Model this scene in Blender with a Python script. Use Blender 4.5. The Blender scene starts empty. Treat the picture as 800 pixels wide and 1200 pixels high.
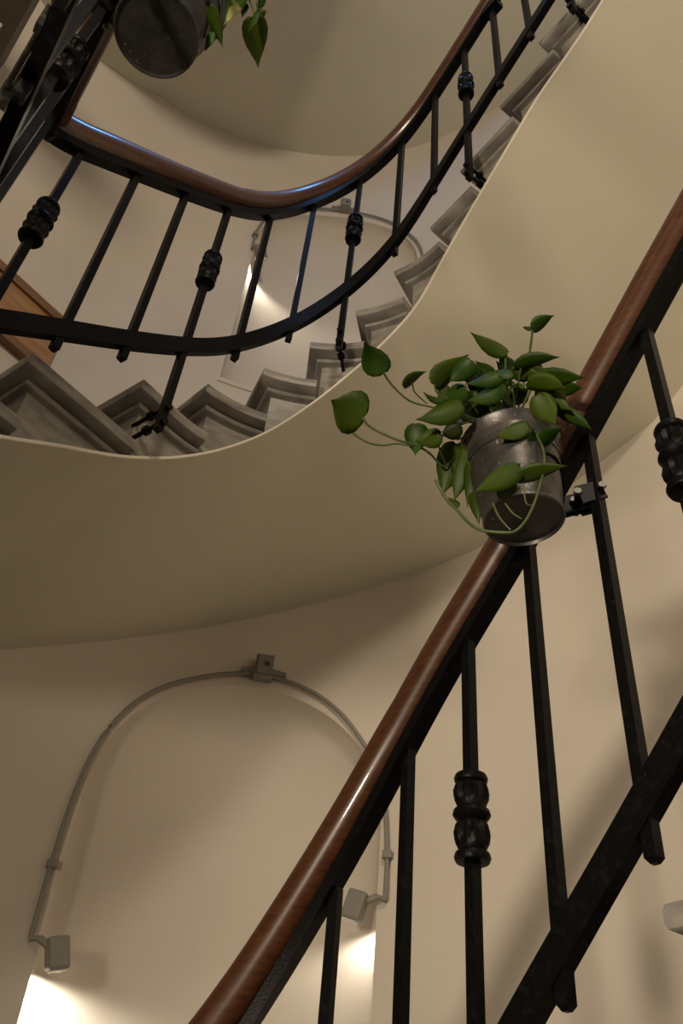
import bpy, bmesh, math, random
from mathutils import Vector, Matrix
random.seed(7)
sc = bpy.context.scene
C = sc.collection
PI = math.pi
# ---------------------------------------------------------------- camera, world, lights, exposure
cam = bpy.data.cameras.new('camera'); cam.sensor_fit = 'VERTICAL'; cam.sensor_height = 36; cam.lens = 30; cam.clip_start = .05
co = bpy.data.objects.new('camera', cam); C.objects.link(co); sc.camera = co
co.matrix_world = Matrix(((.99446, -.10509, 0, 0), (-.06891, -.65210, -.75499, 0), (.07934, .75081, -.65573, 0), (0, 0, 0, 1)))
W = bpy.data.worlds.new('world'); sc.world = W; W.use_nodes = True
W.node_tree.nodes['Background'].inputs[0].default_value = (1, .80, .55, 1)
W.node_tree.nodes['Background'].inputs[1].default_value = .02
sc.view_settings.view_transform = 'Standard'; sc.view_settings.look = 'None'; sc.view_settings.gamma = 1
sc.view_settings.exposure = 0.0
WARM = (1, .835, .63)
def area(name, loc, target, size, power, col, size_y=None):
    l = bpy.data.lights.new(name, 'AREA'); l.energy = power; l.color = col; l.shape = 'RECTANGLE'
    l.size = size; l.size_y = size_y or size
    o = bpy.data.objects.new(name, l); C.objects.link(o); o.location = loc
    o.rotation_euler = (Vector(target) - Vector(loc)).to_track_quat('-Z', 'Y').to_euler()
    return o
def spot(name, loc, target, power, angle, soft, col):
    l = bpy.data.lights.new(name, 'SPOT'); l.energy = power; l.color = col; l.spot_size = math.radians(angle); l.spot_blend = 1; l.shadow_soft_size = soft
    o = bpy.data.objects.new(name, l); C.objects.link(o); o.location = loc
    o.rotation_euler = (Vector(target) - Vector(loc)).to_track_quat('-Z', 'Y').to_euler()
spot('hall_lamp', (-1.9, -1.9, .35), (2.1, 2.0, 1.6), 500, 84, .20, WARM)
area('stair_lamp', (2.6, -2.6, 1.6), (-.3, 2.8, 2.8), .6, 15, WARM)
area('upper_lamp', (.3, -2.6, 4.3), (-.3, 2.9, 4.3), .6, 92, WARM)
area('skylight_glow', (.1, .55, 7.4), (.1, .55, 0), .5, 19, (.12, .42, 1))
# ---------------------------------------------------------------- plan of the stairwell
AL, BE, CX, CY, R = .88, .983, -.146, 1.446, .54      # bend of the well at the far side
TURN = AL + BE
H2 = (-.54, .8417); RC = .17; T2 = math.atan2(H2[1], H2[0]); TURN2 = T2 - AL
_d1 = (math.cos(AL), math.sin(AL)); _n1 = (-math.sin(AL), math.cos(AL)); _n0 = (-H2[1], H2[0])
_d2 = (math.cos(BE), -math.sin(BE)); _n2 = (math.sin(BE), math.cos(BE))
def _corner():
    qx, qy = -.92 + (.134 - RC) * _n0[0], 1.15 + (.134 - RC) * _n0[1]
    px, py = CX + _n1[0] * (R - RC), CY + _n1[1] * (R - RC)
    det = _d1[0] * -H2[1] + _d1[1] * H2[0]
    t = ((qx - px) * -H2[1] + (qy - py) * H2[0]) / det
    return px + _d1[0] * t, py + _d1[1] * t, t
KX, KY, S1 = _corner()                                  # small corner at the left of the well
S0C = S1 - RC * TURN2
def pt(s, off=0.):
    """plan point at arc length s along the well edge, off metres towards the wall"""
    if s > R * TURN:
        t = s - R * TURN
        return CX + _n2[0] * (R + off) + _d2[0] * t, CY + _n2[1] * (R + off) + _d2[1] * t
    if s >= 0:
        a = AL - s / R
        return CX - math.sin(a) * (R + off), CY + math.cos(a) * (R + off)
    if s >= S1:
        return CX + _n1[0] * (R + off) + _d1[0] * s, CY + _n1[1] * (R + off) + _d1[1] * s
    if s >= S0C:
        a = AL + (S1 - s) / RC
        return KX - math.sin(a) * (RC + off), KY + math.cos(a) * (RC + off)
    t = s - S0C
    return KX + _n0[0] * (RC + off) + H2[0] * t, KY + _n0[1] * (RC + off) + H2[1] * t
def ang(s):
    """heading of the climb at s"""
    if s > R * TURN: return -BE
    if s >= 0: return AL - s / R
    if s >= S1: return AL
    if s >= S0C: return AL + (S1 - s) / RC
    return T2
def curve(tab):
    xs = [p[0] for p in tab]; ys = [p[1] for p in tab]; n = len(xs)
    m = [(ys[1]-ys[0])/(xs[1]-xs[0])] + [(ys[i+1]-ys[i-1])/(xs[i+1]-xs[i-1]) for i in range(1, n-1)] + [(ys[-1]-ys[-2])/(xs[-1]-xs[-2])]
    def f(x):
        if x <= xs[0]: return ys[0] + m[0]*(x-xs[0])
        if x >= xs[-1]: return ys[-1] + m[-1]*(x-xs[-1])
        i = max(k for k in range(n-1) if xs[k] <= x)
        h = xs[i+1]-xs[i]; t = (x-xs[i])/h
        return ((2*t**3-3*t*t+1)*ys[i] + (t**3-2*t*t+t)*h*m[i] + (-2*t**3+3*t*t)*ys[i+1] + (t**3-t*t)*h*m[i+1])
    return f
POT1_LEAVES = [
 ((0.025,1.122,1.224),(-0.042,1.091,1.224),(0.026,-0.045,0.064)),
 ((0.053,1.081,1.311),(0.008,1.028,1.329),(0.040,-0.010,0.035)),
 ((0.097,1.110,1.310),(0.134,1.068,1.316),(0.012,0.023,0.004)),
 ((0.157,1.100,1.313),(0.214,1.071,1.380),(0.031,0.033,-0.006)),
 ((0.177,1.107,1.278),(0.131,1.077,1.257),(0.003,0.007,0.026)),
 ((0.207,1.080,1.243),(0.123,1.091,1.191),(-0.019,-0.005,0.043)),
 ((0.126,1.135,1.232),(0.131,1.164,1.176),(-0.043,0.013,0.005)),
 ((0.174,1.128,1.205),(0.127,1.133,1.179),(-0.015,-0.008,0.036)),
 ((0.298,1.066,1.394),(0.216,1.024,1.390),(0.013,-0.005,0.037)),
 ((0.344,1.032,1.434),(0.379,1.001,1.447),(0.017,0.024,-0.004)),
 ((0.344,1.030,1.435),(0.322,1.026,1.431),(0.001,-0.003,0.009)),
 ((0.313,1.072,1.360),(0.389,1.026,1.350),(0.009,0.033,-0.003)),
 ((0.347,1.057,1.311),(0.425,1.010,1.273),(0.005,0.036,-0.012)),
 ((0.330,1.053,1.293),(0.393,1.020,1.250),(-0.001,0.037,-0.007)),
 ((0.355,1.071,1.298),(0.414,1.074,1.251),(-0.019,0.038,-0.018)),
 ((0.348,1.069,1.275),(0.384,1.075,1.205),(-0.032,0.029,-0.014)),
 ((0.398,1.093,1.267),(0.458,1.090,1.221),(-0.009,0.024,-0.007)),
 ((0.223,1.065,1.358),(0.186,1.092,1.316),(-0.034,-0.007,0.027)),
 ((0.293,1.058,1.324),(0.211,1.066,1.281),(-0.012,-0.002,0.034)),
 ((0.290,1.066,1.292),(0.216,1.079,1.243),(-0.017,-0.004,0.034)),
 ((0.221,1.108,1.323),(0.180,1.120,1.293),(-0.023,-0.009,0.034)),
 ((0.277,1.103,1.370),(0.237,1.084,1.379),(0.012,-0.003,0.028)),
 ((0.319,1.099,1.389),(0.282,1.071,1.394),(0.019,-0.004,0.029)),
 ((0.299,1.045,1.307),(0.273,1.049,1.297),(-0.007,-0.000,0.024)),
 ((0.215,1.138,1.244),(0.177,1.138,1.209),(-0.018,-0.011,0.027)),
 ((0.333,1.087,1.210),(0.270,1.090,1.168),(-0.013,-0.002,0.033)),
 ((0.359,1.110,1.181),(0.387,1.056,1.180),(0.020,0.025,-0.003)),
 ((0.358,1.112,1.179),(0.337,1.077,1.190),(0.022,0.002,0.016)),
 ((0.305,1.064,1.071),(0.228,1.095,1.029),(-0.021,-0.009,0.033)),
 ((0.301,1.078,1.058),(0.378,1.036,1.061),(0.010,0.028,-0.011)),
 ((0.274,1.115,1.056),(0.309,1.088,1.045),(0.008,0.033,-0.010)),
 ((0.210,1.165,1.220),(0.195,1.239,1.148),(-0.057,0.007,0.018)),
 ((0.231,1.171,1.210),(0.219,1.235,1.132),(-0.040,0.009,0.014)),
 ((0.239,1.172,1.180),(0.244,1.231,1.117),(-0.025,0.010,0.007)),
 ((0.246,1.198,1.123),(0.266,1.234,1.078),(-0.020,0.011,0.000)),
 ((0.232,1.187,1.209),(0.190,1.221,1.182),(-0.024,-0.005,0.027)),
 ((0.219,1.188,1.079),(0.197,1.182,1.090),(0.007,0.000,0.017)),
 ((-0.010,1.132,1.214),(0.006,1.139,1.208),(-0.005,0.009,-0.003)),
 ((0.249,1.126,1.329),(0.197,1.149,1.305),(-0.017,-0.003,0.032)),
 ((0.296,1.135,1.365),(0.255,1.156,1.343),(-0.018,-0.002,0.030)),
 ((0.340,1.122,1.366),(0.304,1.140,1.333),(-0.022,-0.000,0.029)),
 ((0.278,1.131,1.399),(0.255,1.149,1.375),(-0.023,-0.001,0.024)),
 ((0.388,1.109,1.390),(0.339,1.086,1.395),(0.011,-0.006,0.026)),
 ((0.251,1.130,1.379),(0.204,1.113,1.387),(0.010,-0.004,0.029)),
 ((0.391,1.135,1.341),(0.400,1.100,1.354),(0.032,0.021,0.002)),
 ((0.321,1.137,1.332),(0.348,1.104,1.339),(0.021,0.027,-0.007)),
 ((0.341,1.184,1.382),(0.352,1.150,1.406),(0.033,0.020,0.005)),
 ((0.408,1.149,1.353),(0.431,1.121,1.348),(0.013,0.024,-0.006)),
 ((0.192,1.183,1.415),(0.184,1.200,1.370),(-0.024,0.003,0.007)),
 ((0.322,1.105,1.375),(0.369,1.077,1.347),(0.002,0.030,-0.005)),
 ((0.257,1.178,1.327),(0.204,1.166,1.318),(0.002,0.000,0.045)),
 ((0.385,1.105,1.349),(0.362,1.120,1.331),(-0.015,0.000,0.020)),
 ((0.196,1.220,1.391),(0.175,1.236,1.366),(-0.024,0.001,0.023)),
 ((0.352,1.135,1.421),(0.386,1.124,1.420),(0.007,0.040,-0.008)),
 ((0.270,1.146,1.348),(0.304,1.137,1.341),(0.002,0.041,-0.009)),
 ((0.410,1.173,1.340),(0.389,1.195,1.323),(-0.025,0.005,0.030)),
 ((0.369,1.141,1.315),(0.418,1.124,1.291),(-0.001,0.032,-0.005)),
 ((0.270,1.180,1.339),(0.228,1.179,1.344),(0.002,-0.010,0.023)),
 ((0.365,1.217,1.384),(0.384,1.221,1.358),(-0.020,0.023,-0.009)),
 ((0.322,1.142,1.322),(0.281,1.156,1.318),(-0.010,-0.007,0.036)),
 ((0.382,1.128,1.402),(0.369,1.097,1.425),(0.031,0.007,0.017)),
 ((0.235,1.236,1.397),(0.222,1.242,1.354),(-0.033,0.007,0.019)),
 ((0.303,1.164,1.359),(0.261,1.167,1.350),(-0.005,0.001,0.031)),
 ((0.402,1.121,1.323),(0.357,1.115,1.309),(-0.003,-0.001,0.031)),
 ((0.279,1.194,1.376),(0.281,1.159,1.391),(0.032,0.019,0.012)),
 ((0.251,1.153,1.363),(0.250,1.112,1.371),(0.034,0.017,0.012)),
 ((0.192,1.185,1.369),(0.194,1.199,1.331),(-0.033,0.021,0.014)),
 ((0.269,1.163,1.358),(0.256,1.119,1.364),(0.032,0.012,0.020)),
 ((0.412,1.147,1.309),(0.361,1.137,1.295),(-0.001,-0.008,0.035)),
 ((0.358,1.183,1.384),(0.346,1.151,1.388),(0.029,0.006,0.016)),
 ((0.327,1.136,1.322),(0.289,1.114,1.332),(0.012,-0.001,0.024)),
 ((0.242,1.183,1.365),(0.215,1.172,1.376),(0.013,-0.008,0.021)),
 ((0.259,1.142,1.395),(0.271,1.145,1.365),(-0.022,0.022,-0.001)),
 ((0.246,1.182,1.336),(0.289,1.172,1.331),(0.003,0.033,-0.006)),
 ((0.271,1.133,1.411),(0.239,1.114,1.409),(0.011,0.002,0.033)),
 ((0.375,1.131,1.364),(0.385,1.092,1.369),(0.021,0.016,0.002)),
 ((0.426,1.200,1.367),(0.390,1.191,1.381),(0.009,-0.003,0.023)),
 ((0.325,1.118,1.388),(0.282,1.099,1.403),(0.014,-0.007,0.025)),
 ((0.415,1.139,1.378),(0.458,1.101,1.356),(0.007,0.026,-0.009)),
 ((0.280,1.132,1.373),(0.324,1.119,1.369),(0.005,0.031,-0.009))]
POT1_STEMS = [
 (0.0032,[(0.172,1.178,1.128),(0.195,1.179,1.079),(0.210,1.165,1.047),(0.225,1.139,0.997),(0.243,1.121,0.966),(0.279,1.105,0.952),(0.298,1.099,0.953),(0.314,1.087,0.969),(0.329,1.079,1.003),(0.339,1.072,1.038),(0.347,1.064,1.073),(0.351,1.066,1.119),(0.351,1.083,1.167),(0.347,1.112,1.238)]),
 (0.0022,[(0.264,1.109,1.020),(0.272,1.101,0.982),(0.290,1.101,0.956)]),
 (0.0020,[(0.287,1.112,1.026),(0.299,1.113,1.006),(0.313,1.109,0.991)]),
 (0.0028,[(0.020,1.123,1.222),(0.040,1.136,1.210),(0.087,1.147,1.197),(0.130,1.158,1.196),(0.159,1.172,1.193),(0.187,1.193,1.183),(0.204,1.190,1.197),(0.229,1.170,1.240)]),
 (0.0024,[(-0.010,1.133,1.213),(0.005,1.146,1.201),(0.035,1.157,1.190),(0.064,1.162,1.191),(0.093,1.160,1.198),(0.130,1.157,1.197),(0.186,1.164,1.252),(0.249,1.165,1.295)]),
 (0.0024,[(0.053,1.081,1.311),(0.074,1.105,1.303),(0.112,1.130,1.292),(0.156,1.140,1.292),(0.200,1.147,1.293),(0.257,1.171,1.303)]),
 (0.0020,[(0.113,1.100,1.311),(0.120,1.116,1.303),(0.147,1.136,1.296)]),
 (0.0020,[(0.157,1.099,1.314),(0.164,1.114,1.307),(0.187,1.131,1.302),(0.238,1.165,1.311)]),
 (0.0026,[(0.344,1.032,1.434),(0.345,1.071,1.405),(0.342,1.112,1.373),(0.335,1.164,1.318)]),
 (0.0026,[(0.295,1.067,1.394),(0.300,1.098,1.362),(0.308,1.148,1.312)]),
 (0.0030,[(0.301,1.068,1.314),(0.313,1.098,1.287),(0.321,1.129,1.271)]),
 (0.0030,[(0.343,1.057,1.300),(0.331,1.096,1.277),(0.322,1.128,1.272)]),
 (0.0026,[(0.189,1.120,1.265),(0.223,1.134,1.260),(0.247,1.151,1.268)]),
 (0.0020,[(0.221,1.105,1.326),(0.227,1.122,1.311),(0.254,1.154,1.304)]),
 (0.0020,[(0.169,1.129,1.205),(0.173,1.146,1.188),(0.194,1.184,1.176)]),
 (0.0020,[(0.325,1.072,1.357),(0.325,1.109,1.340),(0.324,1.156,1.315)]),
 (0.0020,[(0.305,1.065,1.070),(0.312,1.078,1.069),(0.320,1.099,1.023),(0.328,1.086,1.005)]),
 (0.0020,[(0.213,1.165,1.233),(0.239,1.148,1.231),(0.276,1.146,1.252)])]
POT1 = (0.340,1.188,1.058)
POT2 = (-0.549,0.809,2.115)
POT2_LEAVES = [
 ((-0.345,0.689,2.102),(-0.383,0.767,2.096),(-0.040,0.001,0.018)),
 ((-0.319,0.741,2.089),(-0.303,0.841,2.081),(-0.053,0.021,0.001)),
 ((-0.432,0.759,2.174),(-0.399,0.836,2.152),(-0.026,0.018,0.000)),
 ((-0.426,0.808,2.158),(-0.439,0.845,2.141),(-0.020,0.003,0.008)),
 ((-0.306,0.737,2.092),(-0.287,0.728,2.098),(0.009,0.016,-0.005)),
 ((-0.306,0.727,2.082),(-0.322,0.761,2.053),(-0.015,0.002,0.007)),
 ((-0.339,0.722,2.106),(-0.342,0.746,2.097),(-0.017,0.008,0.007)),
 ((-0.307,0.721,2.097),(-0.287,0.702,2.107),(0.011,0.010,-0.002)),
 ((-0.613,0.747,2.163),(-0.642,0.798,2.165),(-0.019,0.004,0.011))]
POT2_STEMS = [
 (0.0029,[(-0.496,0.705,2.387),(-0.412,0.699,2.267),(-0.344,0.695,2.128),(-0.325,0.715,2.104),(-0.312,0.737,2.091)]),
 (0.0026,[(-0.313,0.663,2.116),(-0.307,0.709,2.101),(-0.310,0.737,2.091)])]
SCROLL_RODS = [
 (0.0069,[(-0.680,0.675,1.784),(-0.810,0.839,1.806)]),
 (0.0069,[(-0.672,0.686,1.783),(-0.798,0.846,1.809)]),
 (0.0069,[(-0.624,0.625,1.795),(-0.781,0.829,1.824)]),
 (0.0057,[(-0.658,0.673,1.849),(-0.858,0.940,1.856)])]
SCROLL_NODES = [(-0.675,0.675,1.769),(-0.807,0.845,1.805),(-0.646,0.646,1.779)]
# ---------------------------------------------------------------- materials
def mat(name, col, rough=.6, metal=0., col2=None, scale=8., detail=4, bump=0., bscale=40., coat=0., stretch=None, lo=.35, hi=.65, spec=.5, speck=None):
    m = bpy.data.materials.new(name); m.use_nodes = True
    N = m.node_tree.nodes; K = m.node_tree.links; b = N['Principled BSDF']
    b.inputs['Base Color'].default_value = (*col, 1); b.inputs['Roughness'].default_value = rough; b.inputs['Metallic'].default_value = metal; b.inputs['Specular IOR Level'].default_value = spec
    if coat: b.inputs['Coat Weight'].default_value = coat; b.inputs['Coat Roughness'].default_value = .05
    tc = N.new('ShaderNodeTexCoord'); src = tc.outputs['Object']
    if stretch:
        mp = N.new('ShaderNodeMapping'); mp.inputs['Scale'].default_value = stretch; K.new(src, mp.inputs[0]); src = mp.outputs[0]
    if col2:
        n = N.new('ShaderNodeTexNoise'); n.inputs['Scale'].default_value = scale; n.inputs['Detail'].default_value = detail; K.new(src, n.inputs['Vector'])
        r = N.new('ShaderNodeValToRGB'); r.color_ramp.elements[0].position = lo; r.color_ramp.elements[1].position = hi
        r.color_ramp.elements[0].color = (*col, 1); r.color_ramp.elements[1].color = (*col2, 1)
        K.new(n.outputs['Fac'], r.inputs[0]); K.new(r.outputs[0], b.inputs['Base Color'])
        if speck:                                       # pale dust and scuffs
            n3 = N.new('ShaderNodeTexNoise'); n3.inputs['Scale'].default_value = speck[1]; n3.inputs['Detail'].default_value = 3; K.new(src, n3.inputs['Vector'])
            r3 = N.new('ShaderNodeValToRGB'); r3.color_ramp.elements[0].position = speck[2]; r3.color_ramp.elements[1].position = speck[2] + .05
            K.new(n3.outputs['Fac'], r3.inputs[0]); mx = N.new('ShaderNodeMix'); mx.data_type = 'RGBA'
            K.new(r3.outputs[0], mx.inputs[0]); K.new(r.outputs[0], mx.inputs[6]); mx.inputs[7].default_value = (*speck[0], 1); K.new(mx.outputs[2], b.inputs['Base Color'])
    if bump:
        n2 = N.new('ShaderNodeTexNoise'); n2.inputs['Scale'].default_value = bscale; n2.inputs['Detail'].default_value = 5; K.new(src, n2.inputs['Vector'])
        bp = N.new('ShaderNodeBump'); bp.inputs['Strength'].default_value = bump; bp.inputs['Distance'].default_value = .004
        K.new(n2.outputs['Fac'], bp.inputs['Height']); K.new(bp.outputs[0], b.inputs['Normal'])
    return m
PAINT = mat('wall_paint', (.60, .545, .47), .75, col2=(.635, .58, .50), scale=2.2, bump=.12, bscale=55)
SOFFIT = mat('soffit_paint', (.555, .53, .425), .7, col2=(.59, .56, .455), scale=1.8, bump=.10, bscale=40)
LIT_LIP = mat('lit_lip_tone', (.78, .73, .62), .5)  # paler than the soffit: light caught on the plaster lip, painted in
MARBLE = mat('veined_marble', (.17, .157, .14), .42, col2=(.36, .335, .30), scale=9, detail=10, bump=.06, bscale=60, stretch=(1.5, 1.5, 5), lo=.25, hi=.72)
IRON = mat('black_iron', (.0035, .0035, .0038), .38, col2=(.009, .009, .0095), scale=60, bump=.15, bscale=180, lo=.55, hi=.72, spec=.10, speck=((.10, .10, .10), 210, .72))
RUST = mat('rusty_iron', (.008, .007, .006), .5, .2, col2=(.05, .035, .024), scale=45, bump=.3, bscale=120, lo=.5, hi=.68)
WOOD = mat('handrail_wood', (.046, .013, .0035), .36, col2=(.080, .026, .007), scale=9, detail=6, stretch=(3, 3, 14), coat=.42)
BOARD = mat('oak_board', (.30, .155, .055), .5, col2=(.42, .235, .095), scale=5, detail=6, stretch=(1, 1, 12))
FRAME = mat('oak_frame', (.17, .085, .028), .5, col2=(.23, .12, .045), scale=6, stretch=(1, 1, 10))
ZINC = mat('galvanised_steel', (.050, .047, .044), .40, .7, col2=(.105, .099, .094), scale=14, detail=6, bump=.2, bscale=70, speck=((.35, .34, .32), 95, .68))
DSTEEL = mat('dark_steel', (.018, .016, .015), .5, .3, col2=(.04, .036, .033), scale=22, detail=6, bump=.25, bscale=80, speck=((.22, .20, .18), 85, .69))
BOLT = mat('zinc_bolt', (.08, .08, .08), .4, .9)
LEAF = mat('pothos_leaf', (.011, .034, .0015), .46, col2=(.025, .056, .003), scale=16, detail=3, bump=.1, bscale=60, spec=.18)
VARIE = mat('variegated_leaf', (.05, .12, .015), .36, col2=(.55, .55, .22), scale=22, detail=2, lo=.52, hi=.60)
LEAF2 = mat('pothos_leaf_yellow_lit', (.022, .045, .002), .46, col2=(.043, .068, .004), scale=14, detail=3, bump=.1, bscale=60, spec=.18)  # yellower random tone, and on the low leaf cluster painted light shining through
STEM = mat('plant_stem', (.045, .075, .016), .45, col2=(.08, .10, .028), scale=30)
SOIL = mat('potting_soil', (.02, .014, .009), .95, col2=(.05, .035, .02), scale=80, bump=.6, bscale=90)
PLASTIC = mat('grey_plastic', (.215, .205, .18), .5)
DARK = mat('dark_brown', (.11, .09, .075), .7, col2=(.13, .105, .09), scale=3)
GLASS = mat('lamp_lens', (.8, .8, .75), .2)
FLOORM = mat('floor_stone', (.30, .27, .22), .5, col2=(.38, .34, .28), scale=4)

# ---------------------------------------------------------------- mesh helpers
def obj(name, verts, faces, m, parent=None, smooth=False):
    me = bpy.data.meshes.new(name); me.from_pydata([tuple(v) for v in verts], [], faces); me.update()
    me.materials.append(m)
    if smooth:
        for p in me.polygons: p.use_smooth = True
    o = bpy.data.objects.new(name, me); C.objects.link(o)
    if parent: o.parent = parent; o.matrix_parent_inverse = parent.matrix_world.inverted()
    return o
def soften(o, deg=35):
    me = o.data
    for p in me.polygons: p.use_smooth = True
    try: me.set_sharp_from_angle(angle=math.radians(deg))
    except Exception: pass
    return o
def thing(name, loc, label, cat, group=None):
    o = bpy.data.objects.new(name, None); C.objects.link(o); o.location = loc; o.empty_display_size = .1
    o.matrix_world = Matrix.Translation(loc)
    o['label'] = label; o['category'] = cat
    if group: o['group'] = group
    return o
class MB:
    def __init__(s): s.v = []; s.f = []
    def add(s, v, f):
        n = len(s.v); s.v += [tuple(p) for p in v]; s.f += [tuple(i + n for i in q) for q in f]; return s
    def box(s, c, sz, M=None):
        x, y, z = [a/2 for a in sz]; P = [Vector((i, j, k)) for i in (-x, x) for j in (-y, y) for k in (-z, z)]
        if M: P = [M @ p for p in P]
        c = Vector(c)
        return s.add([p + c for p in P], [(0,1,3,2),(4,6,7,5),(0,4,5,1),(2,3,7,6),(0,2,6,4),(1,5,7,3)])
    def tube(s, pts, r, n=8, cap=True):
        pts = [Vector(p) for p in pts]; rr = r if isinstance(r, (list, tuple)) else [r]*len(pts)
        up = Vector((.31, .17, .93)); V = []
        for i, p in enumerate(pts):
            t = (pts[min(i+1, len(pts)-1)] - pts[max(i-1, 0)]).normalized()
            a = t.cross(up)
            if a.length < .05: a = t.cross(Vector((1, 0, 0)))
            a.normalize(); b = t.cross(a); 
            V += [p + (a*math.cos(k*2*PI/n) + b*math.sin(k*2*PI/n))*rr[i] for k in range(n)]
        F = [(i*n+k, i*n+(k+1) % n, (i+1)*n+(k+1) % n, (i+1)*n+k) for i in range(len(pts)-1) for k in range(n)]
        if cap: F += [tuple(range(n-1, -1, -1)), tuple(range((len(pts)-1)*n, len(pts)*n))]
        return s.add(V, F)
    def lathe(s, c, prof, n=16, M=None, flute=0., closed=True):
        V = []; c = Vector(c)
        for r, z, *fl in prof:
            fa = (fl[0] if fl else 0.)
            for k in range(n):
                q = r*(1 - fa*(k % 2)); v = Vector((q*math.cos(k*2*PI/n), q*math.sin(k*2*PI/n), z))
                V.append((M @ v if M else v) + c)
        F = [(i*n+k, i*n+(k+1) % n, (i+1)*n+(k+1) % n, (i+1)*n+k) for i in range(len(prof)-1) for k in range(n)]
        if closed: F += [tuple(range(n-1, -1, -1)), tuple(range((len(prof)-1)*n, len(prof)*n))]
        return s.add(V, F)
    def build(s, name, m, parent=None, smooth=None):
        o = obj(name, s.v, s.f, m, parent)
        if smooth: soften(o, smooth)
        return o
def spline(pts, n=6):
    pts = [Vector(p) for p in pts]; out = []
    for i in range(len(pts)-1):
        p0, p1, p2, p3 = pts[max(i-1, 0)], pts[i], pts[i+1], pts[min(i+2, len(pts)-1)]
        for k in range(n):
            t = k/n; out.append(.5*((2*p1) + (p2-p0)*t + (2*p0-5*p1+4*p2-p3)*t*t + (3*p1-p0-3*p2+p3)*t**3))
    return out + [pts[-1]]
def P3(s, off, z): x, y = pt(s, off); return Vector((x, y, z))
def frange(a, b, n): return [a + (b-a)*i/n for i in range(n+1)]
def srange(a, b, step=.04): return frange(a, b, max(2, int(round((b-a)/step))))

# ---------------------------------------------------------------- heights measured along the well edge
Z_IN = curve([(-1.9, 1.10), (-1.3, 1.10), (-.92, 1.11), (-.70, 1.17), (-.438, 1.332), (-.32, 1.411), (-.135, 1.53), (.019, 1.655), (.167, 1.778), (.334, 1.937), (.45, 2.07), (.591, 2.232), (.737, 2.382), (.897, 2.520), (1.01, 2.639), (1.142, 2.770), (1.418, 3.015), (1.527, 3.105), (1.732, 3.22), (1.853, 3.309), (2.6, 3.88)])
Z_OUT = curve([(-1.9, 1.08), (-1.3, 1.08), (-.92, 1.08), (-.70, 1.10), (-.30, 1.28), (.05, 1.51), (.12, 1.60), (.174, 1.695), (.261, 1.843), (.443, 2.13), (.592, 2.327), (.746, 2.50), (.912, 2.74), (1.171, 2.91), (1.5, 3.13), (1.826, 3.33), (2.6, 3.86)])
Z_TOP = curve([(-1.6, 5.12), (-.9, 5.18), (-.46, 5.342), (-.16, 5.523), (.04, 5.732), (.13, 5.90), (.25, 6.13), (.35, 6.28), (.51, 6.47), (.635, 6.60), (.9, 6.86), (1.3, 7.15), (2.6, 8.1)])
U_RAIL = curve([(-1.9, 2.25), (-1.4, 2.25), (-.92, 2.25), (-.72, 2.26), (-.618, 2.315), (-.443, 2.466), (-.267, 2.617), (-.092, 2.78), (.122, 2.979), (.344, 3.233), (.579, 3.475), (.819, 3.72), (1.057, 3.91), (1.238, 4.02), (1.422, 4.15), (1.6, 4.29), (1.83, 4.48), (2.4, 4.95)])
U_LOW = curve([(-1.9, 1.46), (-1.4, 1.46), (-.92, 1.46), (-.72, 1.475), (-.584, 1.564), (-.455, 1.682), (-.289, 1.820), (-.115, 1.985), (.02, 2.110), (.13, 2.220), (.36, 2.445), (.573, 2.674), (.829, 2.928), (1.056, 3.142), (1.256, 3.281), (1.416, 3.403), (1.582, 3.514), (2.4, 4.12)])
L_RAIL = curve([(-.2, -.53), (.2, -.10), (.454, .13), (.58, .285), (.755, .525), (1.01, .815), (1.19, .99), (1.375, 1.145), (1.56, 1.33), (1.74, 1.51), (1.88, 1.655), (2.5, 2.25)])
L_LOW = curve([(-.2, -1.3), (.454, -.6), (.755, -.245), (1.01, .02), (1.19, .195), (1.284, .285), (1.369, .372), (1.548, .536), (1.638, .63), (2.5, 1.46)])
BOFF = -.134
WALL = 1.2
SO = -.07                                              # the well edge of the steps lies this far inside the reference line
STEPS = [(-1.55, 1.431), (-.462, 1.63), (-.147, 1.848), (.078, 2.041), (.280, 2.255), (.443, 2.458), (.615, 2.653), (.778, 2.850), (.964, 3.008), (1.137, 3.20), (1.357, 3.375), (1.572, 3.539), (1.79, 3.70), (2.01, 3.86), (2.23, 4.02)]

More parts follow.
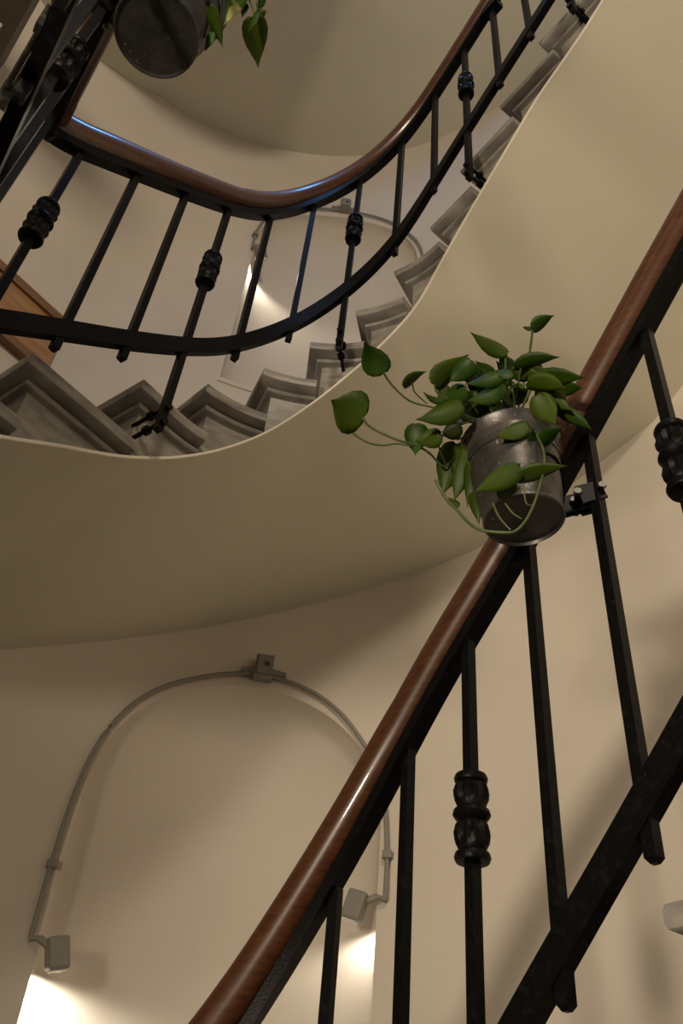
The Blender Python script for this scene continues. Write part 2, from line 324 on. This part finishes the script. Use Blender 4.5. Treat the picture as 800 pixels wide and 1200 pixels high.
# ---------------------------------------------------------------- the shell
NS = .4325; NA = .172; ARC = (R + WALL)/R
NICHES = [(-.35, 1.22, .53, .4325, .172), (3.55, 4.97, .53, .455, .167)]         # sill, spring, rise, centre, half width
def arch(u, spring, rise): return spring + rise*math.sqrt(max(0, 1-u*u))
def wall_face():
    v = []; f = []; ZB, ZT = -1.6, 8.2
    us = [math.sin(PI/2*k/20) for k in range(-20, 21)]
    ss = srange(-.93, .24, .06) + [n[3] + u*n[4] for n in NICHES for u in us] + srange(.66, 3.0, .06)
    ss = sorted(set(round(q, 6) for q in ss)); ss = [ss[0]] + [q for p, q in zip(ss, ss[1:]) if q - p > 1e-5]
    def strip(sa, sb, za0, zb0, za1, zb1):
        n = len(v); v.extend([P3(sa, WALL, za0), P3(sb, WALL, zb0), P3(sb, WALL, zb1), P3(sa, WALL, za1)]); f.append((n, n+1, n+2, n+3))
    for a, b in zip(ss, ss[1:]):
        za = zb = ZB
        for sill, spring, rise, ns, na in NICHES:
            ua, ub = (a-ns)/na, (b-ns)/na
            if ua < -1-1e-4 or ub > 1+1e-4: continue
            strip(a, b, za, zb, sill, sill); za, zb = arch(max(-1, ua), spring, rise), arch(min(1, ub), spring, rise)
        strip(a, b, za, zb, ZT, ZT)
    o = obj('wall_far', v, f, PAINT); bm = bmesh.new(); bm.from_mesh(o.data); bmesh.ops.remove_doubles(bm, verts=bm.verts, dist=1e-4)
    bm.to_mesh(o.data); bm.free(); soften(o, 20); o['kind'] = 'structure'
    return o
wall = wall_face()
for sill, spring, rise, NS, NA in NICHES:
    DM = .24; us = [math.sin(PI/2*k/20) for k in range(-20, 21)]; v = []; rows = 22
    for u in us:
        zt = arch(u, spring, rise)
        for k in range(rows+1):
            if k <= 8: z = sill + (spring-sill)*k/8
            else: z = spring + (zt-spring)*math.sin(PI/2*(k-8)/(rows-8))
            r2 = u*u + (max(0, z-spring)/rise)**2
            v.append(P3(NS+u*NA, WALL + DM*max(0, 1-r2)**.5, z))
    n = rows+1
    f = [(i*n+k, (i+1)*n+k, (i+1)*n+k+1, i*n+k+1) for i in range(len(us)-1) for k in range(rows)]
    soften(obj('niche', v, f, PAINT, wall), 60)
    m = MB(); vv = [P3(NS+u*NA, WALL-.006, sill) for u in us] + [P3(NS+u*NA, WALL+DM*max(0, 1-u*u)**.5, sill) for u in us]
    k = len(us); m.add(vv, [(i, i+1, k+i+1, k+i) for i in range(k-1)])
    vv = [P3(NS+u*NA*1.02, WALL-.008, sill+dz) for dz in (-.03, .0) for u in us]
    m.add(vv, [(i, k+i, k+i+1, i+1) for i in range(k-1)])
    vv = [P3(NS+u*NA*1.02, WALL-d, sill-.03) for d in (-.01, .008) for u in us]
    m.add(vv, [(i, k+i, k+i+1, i+1) for i in range(k-1)])
    m.build('niche_sill', PAINT, wall)
ea, eb = P3(-.93, WALL, 0), P3(3.0, WALL, 0)
corners = [(ea.x, ea.y), (-3.2, -3.6), (3.4, -3.6), (eb.x, eb.y)]
for nm, a, b in (('wall_left', 0, 1), ('wall_back', 1, 2), ('wall_right', 2, 3)):
    (ax, ay), (bx, by) = corners[a], corners[b]
    o = obj(nm, [(ax, ay, -1.6), (bx, by, -1.6), (bx, by, 8.2), (ax, ay, 8.2)], [(0, 1, 2, 3)], PAINT); o['kind'] = 'structure'
for nm, z, m in (('floor', -1.6, FLOORM), ('ceiling', 8.2, PAINT)):
    o = obj(nm, [(-4, -4, z), (4, -4, z), (4, 4, z), (-4, 4, z)], [(0, 1, 2, 3)], m); o['kind'] = 'structure'

NS, NA = .4325, .172
# ---------------------------------------------------------------- flights of steps
def step_mesh(k, dz, m, parent, ds=0.):
    s0, z = STEPS[k]; s0 += ds; s1 = STEPS[k+1][0] + .05 + ds
    OUT = WALL - .004
    prof = [(.012, 0), (.003, -.004), (0, -.012), (0, -.029), (.003, -.038), (.012, -.043), (.044, -.046), (.047, -.056), (.032, -.058), (.030, -.064), (.035, -.071), (.052, -.076), (.055, -.088)]
    def loop(i, zz):
        L = []
        x0, y0 = pt(s0, SO); h = ang(s0); hx, hy = math.cos(h), math.sin(h); nx, ny = -hy, hx
        fo = OUT
        for q in (1, .75, .5, .25, 0):
            off = i + (fo-SO-i)*q; L.append(Vector((x0 + nx*off + hx*i, y0 + ny*off + hy*i, zz)))
        a = s0 + i
        for t in range(1, 8): L.append(P3(a + (s1-a)*t/7, SO + i, zz))
        b = s1
        for t in range(0, 6): L.append(P3(b, SO + i + (OUT-SO-i)*(.2+.8*t/5), zz))
        return L
    def under(i):
        out = []
        for j in range(18):
            if j < 5:
                q = (1, .75, .5, .25, 0)[j]; off = SO + (OUT-SO)*q; out.append((s0 + (i/(1 + off/R) if 0 < s0 < 1.0 else i), q))
            elif j < 12: out.append((s0 + i + (s1 - s0 - i)*(j-4)/7, 0))
            else: out.append((s1, .2+.8*(j-12)/5))
        return [Z_IN(a)*(1-q) + Z_OUT(a)*q + (.012 if q < .01 else .045) for a, q in out]
    V = []; n = 0
    for i, d in prof:
        L = loop(i, z + d + dz); n = len(L); U = under(i)
        for p, u in zip(L, U): p.z = max(p.z, min(u, z) + dz)
        V += L
    last = loop(.055, 0)
    for p, u in zip(last, under(.055)): p.z = min(u, z - .002) + dz
    V += last
    rings = len(prof) + 1
    F = [tuple(range(n))]
    for r in range(rings-1):
        F += [(r*n+j, (r+1)*n+j, (r+1)*n+(j+1) % n, r*n+(j+1) % n) for j in range(n)]
    o = obj('step', V, F, m, parent); soften(o, 24)
    return o
def soffit(zin, zout, sa, sb, dz, parent, name='soffit', inner=SO-.004, step=.03, m=None):
    ss = srange(sa, sb, step); qs = [0, .06, .15, .3, .45, .6, .75, .9, 1]; v = []
    for s in ss:
        for q in qs:
            v.append(P3(s, inner + (WALL+.01-inner)*q, zin(s)*(1-q) + zout(s)*q + dz))
    n = len(qs)
    f = [(i*n+k, i*n+k+1, (i+1)*n+k+1, (i+1)*n+k) for i in range(len(ss)-1) for k in range(n-1)]
    o = obj(name, v, f, m or SOFFIT, parent); soften(o, 40); return o
def lit_lip(zin, sa, sb, dz, parent):
    ss = srange(sa, sb, .03); v = []
    for s in ss:
        z = zin(s) + dz; v += [P3(s, SO-.009, z-.001), P3(s, SO-.009, z+.009), P3(s, SO-.002, z+.009), P3(s, SO-.003, z-.001)]
    f = [(i*4+k, i*4+(k+1) % 4, i*4+4+(k+1) % 4, i*4+4+k) for i in range(len(ss)-1) for k in range(4)]
    f += [(0, 1, 2, 3), tuple(len(ss)*4-4+k for k in (3, 2, 1, 0))]
    return obj('lit_plaster_lip', v, f, LIT_LIP, parent)
st = thing('staircase', P3(.5, .6, 2.2), 'upper winding flight of grey veined marble steps over a smooth cream plaster underside', 'staircase')
for k in range(0, 14): step_mesh(k, 0, MARBLE, st)
soffit(Z_IN, Z_OUT, -1.55, 2.2, 0, st); lit_lip(Z_IN, -1.55, 2.2, 0, st)
LD = -3.11
st2 = thing('staircase', P3(1.5, .6, .2), 'lower flight, only one marble step nose showing at the lower right picture edge', 'staircase')
for k in range(4, 13): step_mesh(k, LD, MARBLE, st2, -.06)
soffit(Z_IN, Z_OUT, .2, 2.1, LD, st2)
top = soffit(Z_TOP, Z_TOP, -1.5, 2.2, 0, None, 'ceiling_slope'); top['kind'] = 'structure'

# ---------------------------------------------------------------- balustrades
def sweep(name, zf, sa, sb, prof, m, parent, off=BOFF, step=.03):
    """prof: list of (sideways, up) in the plane square to the plan"""
    ss = srange(sa, sb, step)
    extra = srange(S0C, S1, .02) if sa < S1 else []
    ss = sorted(set([round(q, 5) for q in ss if not (extra and S0C < q < S1)] + [round(q, 5) for q in extra]))
    v = []; n = len(prof)
    cen = [P3(s, off, zf(s)) for s in ss]; soft = list(cen)
    for _ in range(24):                                 # ease the change from straight run to bend
        soft = [soft[i] if (s < S1 + .12 or i in (0, len(ss)-1)) else soft[i]*.5 + (soft[i-1] + soft[i+1])*.25 for i, s in enumerate(ss)]
    for s, c0, c1 in zip(ss, cen, soft):
        ds = .01; pa, pb = P3(s-ds, off, zf(s-ds)), P3(s+ds, off, zf(s+ds)); sl = (pb.z-pa.z)/max(1e-4, (pb-pa).xy.length)
        sl = max(-1.3, min(1.3, sl)); c = 1/math.sqrt(1+sl*sl); a = ang(s); nx, ny = -math.sin(a), math.cos(a)
        for u, w in prof: v.append(c1 + Vector((nx*u - math.cos(a)*w*sl*c*.6, ny*u - math.sin(a)*w*sl*c*.6, w)))
    f = [(i*n+k, i*n+(k+1) % n, (i+1)*n+(k+1) % n, (i+1)*n+k) for i in range(len(ss)-1) for k in range(n)]
    f += [tuple(range(n-1, -1, -1)), tuple((len(ss)-1)*n+k for k in range(n))]
    o = obj(name, v, f, m, parent); soften(o, 40); return o
RAILP = [(.038*math.cos(t)*(1.06 if math.sin(t) < 0 else 1), max(.024, .070 + .044*math.sin(t))) for t in [2*PI*k/18 for k in range(18)]]
COREP = [(-.020, .0), (.020, .0), (.020, .026), (-.020, .026)]
LOWP = [(-.014, -.028), (.014, -.028), (.014, .022), (-.014, .022)]
COLLAR = [(.012, -.082), (.030, -.080), (.033, -.073), (.031, -.065), (.024, -.060), (.026, -.056), (.032, -.044, .17), (.034, -.030, .20), (.030, -.014, .15), (.024, -.008), (.030, -.004), (.035, .004), (.033, .012), (.026, .017), (.027, .022, .06), (.033, .036, .20), (.034, .048, .20), (.030, .060, .12), (.025, .063), (.030, .066), (.032, .073), (.029, .080), (.012, .082)]
def bar(m, s, off, z0, z1, w=.0105, tip=True):
    a = ang(s); M = Matrix.Rotation(a, 3, 'Z'); x, y = pt(s, off); V = []
    lv = ([(.5, z0), (1, z0+.008)] if tip else [(1, z0)]) + [(1, z1)]
    for k, z in lv:
        V += [M @ Vector((i*w*k, j*w*k, 0)) + Vector((x, y, z)) for i, j in ((-1, -1), (1, -1), (1, 1), (-1, 1))]
    n = len(lv); F = [(r*4+q, r*4+(q+1) % 4, r*4+4+(q+1) % 4, r*4+4+q) for r in range(n-1) for q in range(4)] + [(3, 2, 1, 0), tuple((n-1)*4+q for q in range(4))]
    m.add(V, F)
def balustrade(name, label, rail, low, ss, fancy, foot, sa, sb):
    b = thing(name, P3((sa+sb)/2, BOFF, rail((sa+sb)/2) - 1), label, 'balustrade')
    sweep('handrail', rail, sa, sb, RAILP, WOOD, b); sweep('rail_core', rail, sa, sb, COREP, IRON, b)
    sweep('bottom_rail', low, sa, sb, LOWP, IRON, b)
    for i, s in enumerate(ss):
        m = MB(); zt = rail(s) + .004
        if i not in fancy:
            bar(m, s, BOFF, low(s) - .088, zt); m.build('baluster', IRON, b); continue
        zb = zt - foot; bar(m, s, BOFF, zb, zt); o = m.build('baluster', IRON, b)
        c = MB(); c.lathe(P3(s, BOFF, zt - .375), COLLAR, 24); c.build('collar', IRON, o, 40)
        q = MB(); a = ang(s); n = Vector((-math.sin(a), math.cos(a), 0)); t = Vector((math.cos(a), math.sin(a), 0))
        for dz in (.035, .095):
            p = P3(s, BOFF, zb + dz); q.tube([p, p + n*.128], .0065, 8); q.tube([p - n*.020, p - n*.009], .012, 8)
            q.tube([p + n*.045, p + n*.060], .014, 8)
        q.build('foot_bracket', IRON, o, 40)
    return b
US = [-1.84, -1.66, -1.48, -1.305, -1.13, -.965, -.618, -.443, -.267, -.092, .122, .344, .579, .819, 1.057, 1.245, 1.42, 1.584, 1.765, 1.94, 2.12]
ub = balustrade('stair_balustrade', 'upper black iron balustrade with a brown wooden handrail curving around above the marble steps', U_RAIL, U_LOW, US, {0, 3, 6, 9, 12, 15, 18}, 1.15, -2.1, 2.2)
LS = [.34, .56, .777, 1.008, 1.19, 1.374, 1.556, 1.736, 1.915, 2.09]
lb = balustrade('stair_balustrade', 'lower black iron balustrade with brown wooden handrail rising rightwards behind the fully visible plant', L_RAIL, L_LOW, LS, {1, 4, 7}, 1.45, .1, 2.25)
m = MB(); m.box(P3(1.42, BOFF, U_RAIL(1.42)-.03), (.075, .05, .05), Matrix.Rotation(ang(1.42), 3, 'Z')); m.build('rail_clamp', IRON, ub)
if SCROLL_RODS:
    for r, p in SCROLL_RODS:
        m = MB(); m.tube(spline(p, 3), r, 8); m.build('bracing_rod', RUST, ub, 40)
    for p in SCROLL_NODES:
        m = MB(); m.box(p, (.026, .034, .05), Matrix.Rotation(.6, 3, 'Z') @ Matrix.Rotation(.5, 3, 'X')); m.build('rod_clamp', RUST, ub, 40)

# ---------------------------------------------------------------- conduit, junction box, spotlights on the wall
def conduit(label, pts, box, clips, boxtilt):
    D = WALL - .018
    t = thing('cable_conduit', P3(NS, D, pts[0][1]), label, 'conduit', 'cable conduits')
    P = spline([P3(s, D, z) for s, z in pts], 6)
    m = MB(); m.tube(P, .0085, 8); m.build('pipe', PLASTIC, t, 50)
    s, z = box; a = ang(s); M = Matrix.Rotation(a, 3, 'Z'); c = P3(s, D-.012, z)
    jb = MB(); jb.box(c, (.075, .055, .10), M); jb.box(P3(s, D-.045, z), (.055, .012, .085), M); jb.build('junction_box', PLASTIC, t)
    l = MB(); l.lathe(P3(s+.004, D-.05, z+.0), [(.010, 0), (.010, .006), (.004, .008)], 10, M @ Matrix.Rotation(PI/2, 3, 'X')); l.build('box_screw', BOLT, t)
    for q in (-1, 1):
        g = MB(); e = P3(s + q*.018, D, z - .012); e2 = P3(s + q*.030, D, z - .016); g.tube([P3(s+q*.010, D, z-.01), e, e2], [.017, .015, .011], 10)
        g.build('cable_gland', PLASTIC, t, 40)
    for s, z in clips:
        k = MB(); k.box(P3(s, D, z), (.034, .03, .026), Matrix.Rotation(ang(s), 3, 'Z')); k.build('pipe_clip', PLASTIC, t)
    return t
def spotlight(label, s, z, side, head_s, head_z, head_off, target, power):
    D = WALL - .018; hp = P3(head_s, head_off, head_z)
    t = thing('wall_spotlight', P3(s, D, z), label, 'spotlight')
    m = MB(); p0 = P3(s, D, z+.14); p1 = P3(s, D-.003, z); p2 = P3(s*.75+head_s*.25, D-.02, z+.004)
    m.tube([p0, p1], .0085, 8); m.tube([p1, p2, hp], [.009, .009, .007], 8); m.tube([p2, p2*.5+hp*.5], .013, 8); m.build('arm', PLASTIC, t, 40)
    q = (Vector(target) - hp).to_track_quat('-Z', 'X').to_matrix()
    a = ang(s); M = Matrix.Rotation(a + .15*side, 3, 'Z') @ Matrix.Rotation(-.30*side, 3, 'Y')
    h = MB(); h.box(hp, (.070, .055, .098), M); o = h.build('lamp_head', PLASTIC, t)
    bv = o.modifiers.new('bevel', 'BEVEL'); bv.width = .010; bv.segments = 2
    e = MB(); e.box(hp + M @ Vector((0, 0, -.051)), (.048, .036, .004), M); e.build('lens', GLASS, t)
    l = bpy.data.lights.new('spot_bulb', 'SPOT'); l.energy = power; l.color = (1, .91, .77); l.spot_size = math.radians(168); l.spot_blend = .5; l.shadow_soft_size = .012
    lo = bpy.data.objects.new('spot_bulb', l); C.objects.link(lo); lo.location = P3(head_s, WALL + .012, head_z - .055); lo.rotation_euler = (Vector(target) - hp).to_track_quat('-Z', 'Y').to_euler()
    return t
conduit('grey cable conduit arching over the lower wall niche, junction box at its top',
        [(.249, .69), (.248, .82), (.248, .96), (.249, 1.09), (.254, 1.267), (.266, 1.424), (.291, 1.574), (.327, 1.683), (.378, 1.766), (.421, 1.801), (.466, 1.795), (.513, 1.742), (.548, 1.656), (.576, 1.543), (.592, 1.455), (.608, 1.295), (.614, 1.106), (.6145, .945)], (.441, 1.83), [(.249, .92), (.6145, 1.10)], 0)
conduit('grey cable conduit arching over the upper wall niche, seen behind the upper balusters',
        [(.283, 4.80), (.282, 4.96), (.286, 5.07), (.297, 5.20), (.341, 5.395), (.394, 5.522), (.46, 5.563), (.527, 5.513), (.576, 5.393), (.612, 5.22), (.627, 5.10), (.634, 4.98)], (.458, 5.60), [(.282, 4.96)], 0)
spotlight('small grey wall spotlight at left end of the lower conduit, lighting the niche edge', .249, .685, 1, .278, .655, WALL-.045, P3(.30, WALL+.12, -.25), 9)
spotlight('small grey wall spotlight at right end of the lower conduit, beside the handrail', .6145, .945, -1, .583, .915, WALL-.045, P3(.59, WALL+.08, .0), 2.6)
spotlight('tiny grey wall spotlight over the bright beam in the upper niche', .283, 4.80, 1, .3005, 4.74, WALL-.05, P3(.298, WALL+.05, 3.6), 6)

# ---------------------------------------------------------------- framed board, dark bar
t = thing('wooden_panel', P3(-.2, WALL, 2.93), 'framed light brown wooden panel on the wall behind the left end of the upper balustrade', 'panel')
def wallbox(sa, sb, off0, off1, z0, z1, name, m, parent):
    ss = srange(sa, sb, .06); v = []
    for s in ss: v += [P3(s, WALL-off0, z0), P3(s, WALL-off1, z0), P3(s, WALL-off1, z1), P3(s, WALL-off0, z1)]
    f = [(i*4+k, i*4+(k+1) % 4, i*4+4+(k+1) % 4, i*4+4+k) for i in range(len(ss)-1) for k in range(4)] + [(0, 1, 2, 3), tuple(len(ss)*4-4+k for k in (3, 2, 1, 0))]
    return obj(name, v, f, m, parent)
wallbox(-.9, .03, .005, .03, 2.93, 3.24, 'board', BOARD, t)
wallbox(-.9, .03, .004, .045, 3.225, 3.275, 'frame', FRAME, t); wallbox(-.9, .03, .004, .045, 2.90, 2.945, 'frame', FRAME, t)

bmx = MB(); e = Vector((.61, -.79, 0)); nn = Vector((-.79, -.61, 0)); q = Vector((-1.866, 1.796, 4.2))  # plain dark bar put in for an unclear dark wedge
vb = [q + e*u + nn*w_ + Vector((0, 0, h)) for u in (-1.1, 2.0) for w_, h in ((0, 0), (.4, 0), (.4, .3), (0, .3))]
bmx.add(vb, [(0, 1, 2, 3), (7, 6, 5, 4), (0, 4, 5, 1), (1, 5, 6, 2), (2, 6, 7, 3), (3, 7, 4, 0)])
o = bmx.build('dark_bar', DARK); o['label'] = 'dark plain bar crossing the extreme top left corner'; o['category'] = 'beam'

# ---------------------------------------------------------------- hanging planters
def leaf_mesh(b, t, w, m, parent, rng):
    b, t, w = Vector(b), Vector(t), Vector(w); ax = t - b; L = ax.length; n = ax.cross(w).normalized()
    if n.dot(Vector((0, -.75, -.66))) > 0: n = -n       # underside towards the hall below
    w = w*1.12; curl = L*.16*rng.uniform(.3, 1.3); fold = w.length*rng.uniform(.02, .16)
    prof = [(0., .10), (-.035, .34), (.03, .72), (.16, .95), (.34, 1.0), (.55, .82), (.74, .50), (.89, .19), (1.03, .0)]
    v = []; f = []
    for i, (u, q) in enumerate(prof):
        c = b + ax*max(u, 0) + n*(curl*(4*u*(1-u))*.5) - n*(curl*.5*u*u)
        if i < 2: c = b + ax*.0
        e = b + ax*u + n*(curl*(4*u*(1-u))*.5 - curl*.5*u*u)
        h = w*(.5*q)
        v += [e - h + n*fold*q, e - h*.5 + n*fold*q*.40, c, e + h*.5 + n*fold*q*.40, e + h + n*fold*q]
    for i in range(len(prof)-1):
        for k in range(4): f.append((i*5+k, i*5+k+1, i*5+5+k+1, i*5+5+k))
    o = obj('leaf', v, f, m, parent, True)
    so = o.modifiers.new('thickness', 'SOLIDIFY'); so.thickness = .0012
    return o
def planter(label, base, leaves, stems, tilt, clamp, band, varie, size=1.):
    bx, by, bz = base; rng = random.Random(3)
    t = thing('hanging_planter', (bx, by, bz), label, 'planter')
    M = tilt.to_3x3() * size; H = .198
    pot = MB(); pr = [(.060, .004), (.071, .004), (.074, -.002), (.0765, .0), (.077, .008), (.0755, .012)]
    pr += [(.0755 + .021*k/6, .012 + (H-.02)*k/6) for k in range(1, 7)] + [(.100, H-.004), (.1015, H), (.100, H+.004), (.0965, H+.003), (.092, H-.06)]
    if band: pr[8:8] = [(.082, .085), (.0855, .088), (.0862, .095), (.0855, .102), (.0845, .105)]
    pot.lathe((bx, by, bz), pr, 40, M, closed=False)
    pot.lathe((bx, by, bz), [(.0, .0045), (.061, .0042)], 40, M, closed=False)
    pot.build('bucket', DSTEEL if band else ZINC, t, 35)
    so = MB(); so.lathe((bx, by, bz), [(.0, H-.035), (.05, H-.032), (.094, H-.045)], 24, M, closed=False); so.build('soil', SOIL, t)
    p0, p1, d = clamp                           # strap from bucket side to the baluster
    p0, p1 = Vector(p0), Vector(p1); a = p1 - p0; yaw = math.atan2(a.y, a.x)
    R2 = Matrix.Rotation(yaw, 3, 'Z') @ Matrix.Rotation(-math.asin(a.z/a.length), 3, 'Y')
    c = MB(); c.box((p0+p1)/2, (a.length, .006, .040), R2); c.box((p0+p1)/2 + R2 @ Vector((0, .016, 0)), (a.length*.75, .005, .036), R2)
    c.box(p1 + R2 @ Vector((0, -.018, 0)), (.05, .005, .046), R2); c.box(p1 + R2 @ Vector((0, .018, 0)), (.05, .005, .046), R2)
    c.build('clamp', IRON, t)
    bl = MB()
    for q in (-.028, .022):
        z = p1 + R2 @ Vector((q, 0, 0)); bl.tube([z + R2 @ Vector((0, -.032, 0)), z + R2 @ Vector((0, .036, 0))], .0055, 8)
        bl.tube([z + R2 @ Vector((0, -.034, 0)), z + R2 @ Vector((0, -.026, 0))], .008, 6); bl.tube([z + R2 @ Vector((0, .026, 0)), z + R2 @ Vector((0, .036, 0))], .008, 6)
    for q in (.3, .6):
        z = p0 + a*q; bl.tube([z + R2 @ Vector((0, -.012, 0)), z + R2 @ Vector((0, .024, 0))], .007, 6)
    bl.build('bolt', BOLT, t, 40)
    w = MB(); w.tube(spline([Vector((bx, by, bz)) + M @ Vector(((.0775+.021*h/.21)*math.cos(th), (.0775+.021*h/.21)*math.sin(th), h)) for th, h in ((-1.2, .10), (-.8, .105), (-.4, .09), (-.1, .06), (.1, .03))], 4), .0028, 6); w.build('wire', IRON, t, 60)
    for r, p in stems:
        m = MB(); P = spline(p, 5); m.tube(P, [r*(1-.35*i/len(P)) for i in range(len(P))], 7); m.build('stem', STEM, t, 60)
    for i, (b, e, wv) in enumerate(leaves):
        leaf_mesh(b, e, wv, VARIE if i in varie else (LEAF2 if (rng.random() < .42 or (not band and i in (14, 28, 29, 30, 31, 32, 33, 34, 35))) else LEAF), t, rng)
    return t
planter('galvanised steel bucket of trailing green pothos clamped to the lower balustrade, in full view', POT1, POT1_LEAVES, POT1_STEMS, Matrix.Rotation(math.radians(-5), 3, 'Y'),
        ((.405, 1.245, 1.145), P3(1.54, BOFF, 1.17), 0), False, set())
planter('dark steel plant bucket seen from below at top left, cut by the picture edge', POT2, POT2_LEAVES, POT2_STEMS, Matrix.Identity(3),
        (Vector(POT2) + Vector((-.088, .03, .06)), Vector(P3(-1.305, BOFF, U_RAIL(-1.305)-.05)), 0), True, {0, 3, 8}, 1.31)
